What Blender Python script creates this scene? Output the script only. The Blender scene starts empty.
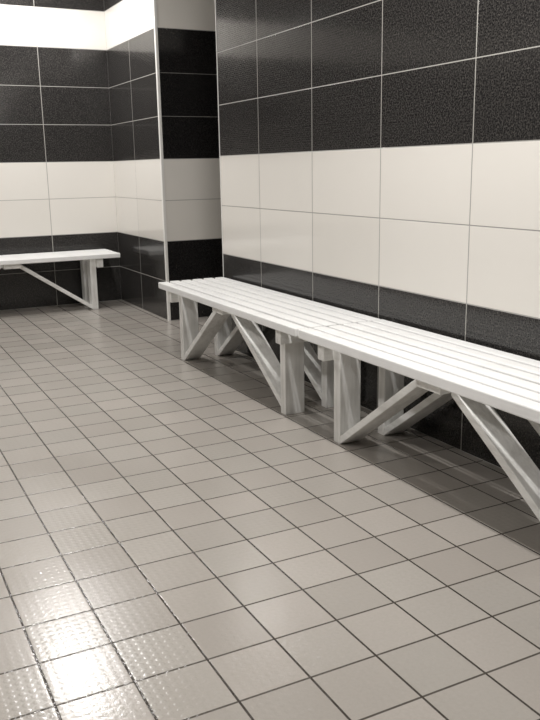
import bpy, bmesh, math, random
from mathutils import Matrix, Vector
random.seed(7)
S = bpy.context.scene
COL = S.collection

# ------------------------------------------------------------------ camera
R = [[0.889424, -0.45676, -0.017202], [-0.119942, -0.196911, -0.973057], [0.441066, 0.867523, -0.229922]]
CAM = (-1.747055, -3.965584, 0.939328)
F_PX = 815.6
cd = bpy.data.cameras.new('camera')
cam = bpy.data.objects.new('camera', cd)
COL.objects.link(cam)
cd.sensor_fit = 'VERTICAL'
cd.sensor_height = 36.0
cd.lens = F_PX / 720.0 * 36.0
cd.clip_start = 0.02
m = Matrix(((R[0][0], -R[1][0], -R[2][0], CAM[0]),
            (R[0][1], -R[1][1], -R[2][1], CAM[1]),
            (R[0][2], -R[1][2], -R[2][2], CAM[2]),
            (0, 0, 0, 1)))
cam.matrix_world = m
S.camera = cam

# ------------------------------------------------------------------ world, lamps, exposure
w = bpy.data.worlds.new('world')
S.world = w
w.use_nodes = True
w.node_tree.nodes['Background'].inputs[0].default_value = (0.9, 0.95, 1.0, 1)
w.node_tree.nodes['Background'].inputs[1].default_value = 0.0
S.view_settings.view_transform = 'Standard'
S.view_settings.look = 'None'
S.view_settings.gamma = 1.0
S.view_settings.use_curve_mapping = False
S.view_settings.exposure = 0.04
LAMP_Z = 2.40
LAMP_X = -0.70


def strip_light(name, x, y, power, length=1.2, width=0.034, color=(1.0, 0.975, 0.953)):
    ld = bpy.data.lights.new(name, 'AREA')
    ld.shape = 'RECTANGLE'
    ld.size = width
    ld.size_y = length
    ld.energy = power
    ld.color = color
    o = bpy.data.objects.new(name, ld)
    COL.objects.link(o)
    o.location = (x, y, LAMP_Z)
    return o


for (ly, p, ln) in ((1.10, 20.0, 1.0), (-2.25, 23.5, 1.2)):
    for dx in (-0.045, 0.045):
        strip_light('tube_or_fill_lamp', LAMP_X + dx, ly, p, ln)
for dx in (-0.045, 0.045):  # unseen fill lamps on the left, added to brighten the shade
    strip_light('tube_or_fill_lamp', -2.7 + dx, -0.2, 13.0)
    strip_light('tube_or_fill_lamp', -2.7 + dx, -2.8, 13.0)

# ------------------------------------------------------------------ materials
TH = 0.25          # wall tile height
TW = 0.4945        # wall tile width


class NT:
    """small helper for writing node trees"""

    def __init__(self, name):
        self.m = bpy.data.materials.new(name)
        self.m.use_nodes = True
        self.t = self.m.node_tree
        self.b = self.t.nodes['Principled BSDF']

    def n(self, typ, **kw):
        k = self.t.nodes.new(typ)
        for a, v in kw.items():
            setattr(k, a, v)
        return k

    def put(self, sock, v):
        if isinstance(v, bpy.types.NodeSocket):
            self.t.links.new(v, sock)
        else:
            sock.default_value = v

    def math(self, op, a, b=0.0, c=0.0):
        k = self.n('ShaderNodeMath', operation=op)
        self.put(k.inputs[0], a)
        self.put(k.inputs[1], b)
        self.put(k.inputs[2], c)
        return k.outputs[0]

    def mix(self, f, a, b):
        k = self.n('ShaderNodeMix', data_type='RGBA')
        self.put(k.inputs[0], f)
        self.put(k.inputs[6], a)
        self.put(k.inputs[7], b)
        return k.outputs[2]

    def mixf(self, f, a, b):
        k = self.n('ShaderNodeMix', data_type='FLOAT')
        self.put(k.inputs[0], f)
        self.put(k.inputs[2], a)
        self.put(k.inputs[3], b)
        return k.outputs[0]

    def noise(self, vec, scale, detail=2.0, rough=0.5):
        k = self.n('ShaderNodeTexNoise')
        self.put(k.inputs['Vector'], vec)
        k.inputs['Scale'].default_value = scale
        k.inputs['Detail'].default_value = detail
        k.inputs['Roughness'].default_value = rough
        return k.outputs[0]

    def white(self, vec):
        k = self.n('ShaderNodeTexWhiteNoise', noise_dimensions='3D')
        self.put(k.inputs['Vector'], vec)
        return k.outputs[0]

    def comb(self, x, y, z):
        k = self.n('ShaderNodeCombineXYZ')
        self.put(k.inputs[0], x)
        self.put(k.inputs[1], y)
        self.put(k.inputs[2], z)
        return k.outputs[0]

    def xyz(self):
        g = self.n('ShaderNodeNewGeometry')
        s = self.n('ShaderNodeSeparateXYZ')
        self.t.links.new(g.outputs['Position'], s.inputs[0])
        return s.outputs[0], s.outputs[1], s.outputs[2], g.outputs['Position']

    def edge(self, frac, half):
        """1 within `half` of a tile border, frac in 0..1"""
        d = self.math('MINIMUM', frac, self.math('SUBTRACT', 1.0, frac))
        mr = self.n('ShaderNodeMapRange')
        mr.interpolation_type = 'SMOOTHSTEP'
        self.put(mr.inputs[0], d)
        mr.inputs[1].default_value = half * 0.7
        mr.inputs[2].default_value = half * 1.3
        mr.inputs[3].default_value = 1.0
        mr.inputs[4].default_value = 0.0
        return mr.outputs[0]

    def bump(self, h, strength, dist, normal=None):
        k = self.n('ShaderNodeBump')
        k.inputs['Strength'].default_value = strength
        k.inputs['Distance'].default_value = dist
        self.put(k.inputs['Height'], h)
        if normal is not None:
            self.put(k.inputs['Normal'], normal)
        return k.outputs[0]


def wall_tiles(name, axis, origin, dark=1.0, rel_k=1.0, gk=1.0):
    """glazed wall tiles: rows of 25 cm, black and white bands, running along x or y"""
    t = NT(name)
    x, y, z, pos = t.xyz()
    u = t.math('DIVIDE', t.math('SUBTRACT', x if axis == 'x' else y, origin), TW)
    v = t.math('DIVIDE', z, TH)
    fu, fv = t.math('FRACT', u), t.math('FRACT', v)
    row = t.math('FLOOR', v)
    colu = t.math('FLOOR', u)
    # white rows: 2, 3 and 7
    w1 = t.math('MULTIPLY', t.math('GREATER_THAN', v, 2.0), t.math('LESS_THAN', v, 4.0))
    w2 = t.math('MULTIPLY', t.math('GREATER_THAN', v, 7.0), t.math('LESS_THAN', v, 8.0))
    isw = t.math('MAXIMUM', w1, w2)
    g = t.math('MAXIMUM', t.edge(fu, 0.0042), t.edge(fv, 0.0072))
    rnd = t.white(t.comb(colu, row, 3.0))
    s2 = t.comb(x if axis == 'x' else y, z, 0.0)
    rel = t.n('ShaderNodeTexBrick', offset=0.5, squash=1.0)
    t.put(rel.inputs['Vector'], s2)
    rel.inputs['Color1'].default_value = (1, 1, 1, 1)
    rel.inputs['Color2'].default_value = (0.35, 0.35, 0.35, 1)
    rel.inputs['Mortar'].default_value = (0, 0, 0, 1)
    rel.inputs['Scale'].default_value = 1.0
    rel.inputs['Mortar Size'].default_value = 0.0014
    rel.inputs['Mortar Smooth'].default_value = 0.6
    rel.inputs['Brick Width'].default_value = 0.022
    rel.inputs['Row Height'].default_value = 0.009
    fine = t.noise(pos, 170.0, 2.0, 0.6)
    soft = t.noise(pos, 60.0, 3.0, 0.6)
    speck = t.n('ShaderNodeMapRange')
    t.put(speck.inputs[0], fine)
    speck.inputs[1].default_value = 0.46
    speck.inputs[2].default_value = 0.72
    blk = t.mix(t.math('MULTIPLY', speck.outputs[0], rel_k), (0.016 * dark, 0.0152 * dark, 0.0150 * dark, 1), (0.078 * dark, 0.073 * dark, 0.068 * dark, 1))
    wht = t.mix(rnd, (0.71, 0.683, 0.635, 1), (0.74, 0.715, 0.67, 1))
    body = t.mix(isw, blk, wht)
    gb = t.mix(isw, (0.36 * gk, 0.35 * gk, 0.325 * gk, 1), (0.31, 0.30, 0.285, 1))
    t.put(t.b.inputs['Base Color'], t.mix(g, body, gb))
    t.put(t.b.inputs['Roughness'], t.mixf(g, t.mixf(isw, 0.11, 0.12), 0.6))
    t.b.inputs['Specular IOR Level'].default_value = 0.5
    hb = t.math('ADD', t.math('MULTIPLY', rel.outputs[0], 1.0), t.math('MULTIPLY', soft, 0.7))
    hb = t.math('MULTIPLY', hb, t.math('SUBTRACT', 1.0, isw))
    n1 = t.bump(hb, 0.13 * rel_k, 0.002)
    wav = t.noise(pos, 7.0, 1.0)
    n2 = t.bump(wav, 0.05, 0.01, n1)
    n3 = t.bump(t.math('MULTIPLY', g, -1.0), 0.5, 0.0015, n2)
    t.put(t.b.inputs['Normal'], n3)
    return t.m


FT = 0.1479
FX0, FY0 = -1.0714, -2.3405


def floor_tiles():
    t = NT('floor_tile')
    x, y, z, pos = t.xyz()
    u = t.math('DIVIDE', t.math('SUBTRACT', x, FX0), 0.1487)
    v = t.math('DIVIDE', t.math('SUBTRACT', y, FY0), 0.1471)
    fu, fv = t.math('FRACT', u), t.math('FRACT', v)
    rnd = t.white(t.comb(t.math('FLOOR', u), t.math('FLOOR', v), 1.0))
    rnd2 = t.white(t.comb(t.math('FLOOR', u), t.math('FLOOR', v), 5.0))
    ga, gb = t.edge(fu, 0.0165), t.edge(fv, 0.0165)
    g = t.math('MAXIMUM', ga, gb)
    big = t.noise(pos, 1.6, 3.0)
    grain = t.noise(pos, 140.0, 2.0, 0.6)
    base = t.mix(rnd, (0.318, 0.291, 0.262, 1), (0.388, 0.357, 0.324, 1))
    base = t.mix(t.math('MULTIPLY', rnd2, 0.35), base, (0.335, 0.330, 0.298, 1))
    base = t.mix(t.math('MULTIPLY', grain, 0.55), base, (0.275, 0.252, 0.225, 1))
    st = t.n('ShaderNodeMapRange', interpolation_type='SMOOTHSTEP')
    t.put(st.inputs[0], big)
    st.inputs[1].default_value = 0.48
    st.inputs[2].default_value = 0.75
    base = t.mix(t.math('MULTIPLY', st.outputs[0], 0.18), base, (0.30, 0.275, 0.24, 1))
    gr = t.mix(ga, (0.062, 0.052, 0.043, 1), (0.036, 0.029, 0.023, 1))
    t.put(t.b.inputs['Base Color'], t.mix(g, base, gr))
    # damp film: some tiles are shinier than others
    wet = t.n('ShaderNodeMapRange', interpolation_type='SMOOTHSTEP')
    t.put(wet.inputs[0], t.noise(pos, 3.2, 0.0))
    wet.inputs[1].default_value = 0.25
    wet.inputs[2].default_value = 0.75
    wet.inputs[3].default_value = 0.264
    wet.inputs[4].default_value = 0.185
    t.put(t.b.inputs['Roughness'], t.mixf(g, wet.outputs[0], 0.22))
    # raised studs of the anti-slip tile, 8 by 8
    du = t.math('SUBTRACT', t.math('FRACT', t.math('MULTIPLY', fu, 8.0)), 0.5)
    dv = t.math('SUBTRACT', t.math('FRACT', t.math('MULTIPLY', fv, 8.0)), 0.5)
    rr = t.math('SQRT', t.math('ADD', t.math('MULTIPLY', du, du), t.math('MULTIPLY', dv, dv)))
    st2 = t.n('ShaderNodeMapRange')
    st2.interpolation_type = 'SMOOTHSTEP'
    t.put(st2.inputs[0], rr)
    st2.inputs[1].default_value = 0.16
    st2.inputs[2].default_value = 0.40
    st2.inputs[3].default_value = 1.0
    st2.inputs[4].default_value = 0.0
    n1 = t.bump(t.math('MULTIPLY', st2.outputs[0], t.math('ADD', t.math('MULTIPLY', rnd2, 0.7), 0.3)), 0.24, 0.0010)
    n2 = t.bump(grain, 0.16, 0.001, n1)
    drops = t.math('MULTIPLY', g, t.noise(pos, 75.0, 2.0))
    n2 = t.bump(drops, 0.6, 0.004, n2)
    n3 = t.bump(t.math('MULTIPLY', g, -1.0), 0.7, 0.002, n2)
    t.put(t.b.inputs['Normal'], n3)
    return t.m


def paint(name, c0, c1, rough=0.4, scale=(55.0, 3.0, 55.0), rot=0.0):
    t = NT(name)
    tc = t.n('ShaderNodeTexCoord')
    mp = t.n('ShaderNodeMapping')
    t.put(mp.inputs['Vector'], tc.outputs['Object'])
    mp.inputs['Scale'].default_value = scale
    mp.inputs['Rotation'].default_value = (rot, 0, 0)
    gr = t.noise(mp.outputs[0], 1.0, 4.0, 0.6)
    blot = t.noise(tc.outputs['Object'], 9.0, 3.0)
    f = t.math('MULTIPLY', gr, blot)
    mr = t.n('ShaderNodeMapRange')
    t.put(mr.inputs[0], f)
    mr.inputs[1].default_value = 0.18
    mr.inputs[2].default_value = 0.42
    t.put(t.b.inputs['Base Color'], t.mix(mr.outputs[0], c0, c1))
    t.b.inputs['Roughness'].default_value = rough
    t.put(t.b.inputs['Normal'], t.bump(gr, 0.15, 0.001))
    return t.m


def plain(name, c, rough, metal=0.0):
    t = NT(name)
    tc = t.n('ShaderNodeNewGeometry')
    v = t.noise(tc.outputs['Position'], 20.0, 2.0)
    c2 = tuple(k * 0.92 for k in c[:3]) + (1,)
    t.put(t.b.inputs['Base Color'], t.mix(v, c, c2))
    t.b.inputs['Roughness'].default_value = rough
    t.b.inputs['Metallic'].default_value = metal
    return t.m


M_RIGHT = wall_tiles('wall_tile_right', 'y', -0.4523)
M_PIER_SIDE = wall_tiles('wall_tile_pier_side', 'y', 1.889)
M_ALONG_X = wall_tiles('wall_tile_back', 'x', 0.02)
M_JAMB = wall_tiles('wall_tile_jamb', 'x', 0.0, 0.8, 0.15, 0.45)  # grout colour darkened to paint in the low light on the jamb
M_FLOOR = floor_tiles()
M_CEIL = plain('ceiling_paint', (0.80, 0.79, 0.76, 1), 0.8)
M_TRIM = plain('trim_plastic', (0.80, 0.79, 0.76, 1), 0.3, 0.0)
M_SEAT = paint('white_paint_seat', (0.80, 0.80, 0.79, 1), (0.72, 0.72, 0.71, 1), 0.38)
LC = ((0.84, 0.835, 0.81, 1), (0.62, 0.61, 0.58, 1), 0.45)
M_LEG = paint('white_paint_leg', *LC, scale=(60.0, 60.0, 3.0))
M_BEAR = paint('white_paint_bearer', *LC, scale=(3.0, 60.0, 60.0))
M_BRACE = {1: paint('white_paint_far_brace', *LC, scale=(60.0, 3.0, 60.0), rot=math.radians(36)),
           -1: paint('white_paint_near_brace', *LC, scale=(60.0, 3.0, 60.0), rot=math.radians(-36))}


# ------------------------------------------------------------------ mesh helpers
def link(name, bm, mats, parent=None):
    me = bpy.data.meshes.new(name)
    bmesh.ops.recalc_face_normals(bm, faces=bm.faces)
    bm.to_mesh(me)
    bm.free()
    for k in (mats if isinstance(mats, (list, tuple)) else [mats]):
        me.materials.append(k)
    o = bpy.data.objects.new(name, me)
    COL.objects.link(o)
    if parent is not None:
        o.parent = parent
    return o


def box_bm(x0, x1, y0, y1, z0, z1):
    bm = bmesh.new()
    vs = [bm.verts.new((x, y, z)) for x in (x0, x1) for y in (y0, y1) for z in (z0, z1)]
    for f in ((0, 1, 3, 2), (4, 6, 7, 5), (0, 4, 5, 1), (2, 3, 7, 6), (0, 2, 6, 4), (1, 5, 7, 3)):
        bm.faces.new([vs[i] for i in f])
    return bm


def bevel(bm, r, seg=2):
    bmesh.ops.recalc_face_normals(bm, faces=bm.faces)
    bmesh.ops.bevel(bm, geom=list(bm.edges), offset=r, segments=seg, profile=0.5, affect='EDGES')
    return bm


def board(name, mat, parent, x0, x1, y0, y1, z0, z1, r=0.0025):
    """a plank with eased edges; its origin sits at its own centre"""
    c = Vector(((x0 + x1) / 2, (y0 + y1) / 2, (z0 + z1) / 2))
    bm = bevel(box_bm(x0 - c.x, x1 - c.x, y0 - c.y, y1 - c.y, z0 - c.z, z1 - c.z), r)
    o = link(name, bm, mat, parent)
    o.location = c
    return o


def prism_x(name, mat, parent, pts, x0, x1, r=0.0025):
    """outline in the y-z plane pulled along x"""
    cy = sum(p[0] for p in pts) / len(pts)
    cz = sum(p[1] for p in pts) / len(pts)
    cx = (x0 + x1) / 2
    bm = bmesh.new()
    a = [bm.verts.new((x0 - cx, p[0] - cy, p[1] - cz)) for p in pts]
    b = [bm.verts.new((x1 - cx, p[0] - cy, p[1] - cz)) for p in pts]
    n = len(pts)
    bm.faces.new(a)
    bm.faces.new(b[::-1])
    for i in range(n):
        bm.faces.new((a[i], b[i], b[(i + 1) % n], a[(i + 1) % n]))
    bevel(bm, r)
    o = link(name, bm, mat, parent)
    o.location = (cx, cy, cz)
    return o


def struct(name, bm, mats, label=None):
    o = link(name, bm, mats)
    o['kind'] = 'structure'
    if label:
        o['label'] = label
    return o


# ------------------------------------------------------------------ the room
YB, YP, X_L, Y_F, H = 1.889, 0.885, -3.3, -5.2, 2.46
X_C = 1.9
JD = 0.52          # depth of the doorway reveal

struct('floor', box_bm(X_L - 0.12, X_C + 0.12, Y_F - 0.12, YB + 0.12, -0.1, 0.0), M_FLOOR,
       'beige square non-slip floor tiles with dark grout')
struct('ceiling', box_bm(X_L - 0.12, X_C + 0.12, Y_F - 0.12, YB + 0.12, H, H + 0.1), M_CEIL, 'white ceiling')


def wall(name, x0, x1, y0, y1, mat_y, mat_x, label):
    """faces looking along x carry mat_y (tiles run along y), faces looking along y carry mat_x"""
    bm = box_bm(x0, x1, y0, y1, 0.0, H)
    bmesh.ops.recalc_face_normals(bm, faces=bm.faces)
    for f in bm.faces:
        f.material_index = 1 if abs(f.normal.y) > 0.5 else 0
    return struct(name, bm, [mat_y, mat_x], label)


wall('wall_right', 0.0, JD, Y_F, 0.0, M_RIGHT, M_JAMB, 'black and white banded tile wall behind the long benches')
wall('wall_pier', 0.0, JD, YP, YB, M_PIER_SIDE, M_JAMB, 'tiled wall pier beyond the doorway')
wall('wall_back', X_L - 0.12, X_C + 0.12, YB, YB + 0.12, M_PIER_SIDE, M_ALONG_X, 'black and white banded back wall')
wall('wall_left', X_L - 0.12, X_L, Y_F, YB, M_RIGHT, M_ALONG_X, 'tiled wall opposite the long benches')
wall('wall_front', X_L - 0.12, X_C + 0.12, Y_F - 0.12, Y_F, M_RIGHT, M_ALONG_X, 'tiled wall at the near end')
wall('wall_corridor', X_C, X_C + 0.12, Y_F, YB, M_RIGHT, M_ALONG_X, 'tiled wall across the passage')


def corner_trim(name, y, sy, r, label):
    """quarter round tile trim on the outer corner x=0, y; sy = side the wall lies on"""
    bm = bmesh.new()
    e = 0.0022
    prof = [(px, py * sy) for px, py in ((r, -e), (0.001, -e), (-0.5 * e, -0.5 * e), (-e, 0.001), (-e, r), (r, r))]
    lo = [bm.verts.new((px, y + py, 0.0)) for px, py in prof]
    hi = [bm.verts.new((px, y + py, H - 0.001)) for px, py in prof]
    n = len(prof)
    for i in range(n):
        bm.faces.new((lo[i], lo[(i + 1) % n], hi[(i + 1) % n], hi[i]))
    bm.faces.new(lo[::-1])
    bm.faces.new(hi)
    bmesh.ops.remove_doubles(bm, verts=bm.verts, dist=1e-5)
    return struct(name, bm, M_TRIM, label)


corner_trim('trim_1', YP, 1, 0.0145, 'pale metal corner trim on the pier')
corner_trim('trim_2', 0.0, -1, 0.006, 'thin corner trim at the doorway end of the right wall')

# ------------------------------------------------------------------ benches
TOP, SLAT_T = 0.385, 0.033
UND = TOP - SLAT_T
LEG_T, LEG_W = 0.041, 0.085
HALF = 0.56                      # half distance over the legs
BRACES = 0.72                    # slope of the far brace


def make_bench(label, group, loc, rot, far, near, near_brace=(0.001, 0.68)):
    """bench along its local y; front is -x; far / near = seat ends measured from the leg centre"""
    root = bpy.data.objects.new('slatted_bench', None)
    root.empty_display_size = 0.1
    COL.objects.link(root)
    root.location = loc
    root.rotation_euler = (0, 0, rot)
    root['label'] = label
    root['category'] = 'bench'
    root['group'] = group
    sw, gap = 0.049, 0.0132
    for k in range(6):
        x0 = -0.18 + k * (sw + gap)
        e0, e1 = random.uniform(-0.006, 0.001), random.uniform(-0.006, 0.001)
        board('slat', M_SEAT, root, x0, x0 + sw, -near + 0.0015 - e0, far - 0.0015 + e1,
              UND + random.uniform(0, 0.0008), TOP + random.uniform(-0.0015, 0.0008), 0.004)
    # cross bearers under the slats, on the outer side of the legs and a flat one in the middle
    board('bearer', M_BEAR, root, -0.155, 0.155, HALF, HALF + LEG_T, UND - 0.060, UND)
    board('bearer', M_BEAR, root, -0.155, 0.155, -HALF - LEG_T, -HALF, UND - 0.060, UND)
    board('centre_bearer', M_BEAR, root, -0.150, 0.155, -0.055, 0.055, UND - 0.030, UND)
    dz = 0.024 * math.sqrt(1 + BRACES ** 2)       # vertical thickness of a slanting board
    for x0 in (-0.115, 0.070):
        x1 = x0 + LEG_W
        for s in (1, -1):
            board('leg', M_LEG, root, x0, x1, min(s * HALF, s * (HALF - LEG_T)), max(s * HALF, s * (HALF - LEG_T)), 0.0, UND)
        # braces run from the foot of each leg up to the middle of the seat
        yf = HALF - LEG_T                          # inner face of the leg
        for s in (1, -1):
            z_in, slope = (0.001, BRACES) if s == 1 else near_brace
            # upper edge starts on the inner face of the leg
            pts = [(s * yf, z_in), (s * yf, z_in + dz)]
            yu = yf - (UND - z_in - dz) / slope
            pts.append((s * yu, UND))
            yl = yf - (UND - z_in) / slope
            if yl < 0.0555:
                yl = 0.0555
                pts.append((s * yl, UND))
                pts.append((s * yl, z_in + (yf - yl) * slope))
            else:
                pts.append((s * yl, UND))
            prism_x('brace', M_BRACE[s], root, pts, x0 + 0.001, x1 - 0.001)
    return root


G = 'white slatted benches of the changing room'
make_bench('white slatted bench against the right wall, the farther one, reaching past the doorway corner', G,
           (-0.205, -0.725, 0), 0, 0.678, 0.770, (0.022, 0.655))
make_bench('white slatted bench nearest the viewer, cut off by the right edge of the photo', G,
           (-0.205, -2.200, 0), 0, 0.700, 0.720)
make_bench('white slatted bench at far left against the back wall, facing the viewer', G,
           (-0.82, 1.69, 0), math.pi / 2, 0.71, 0.72)
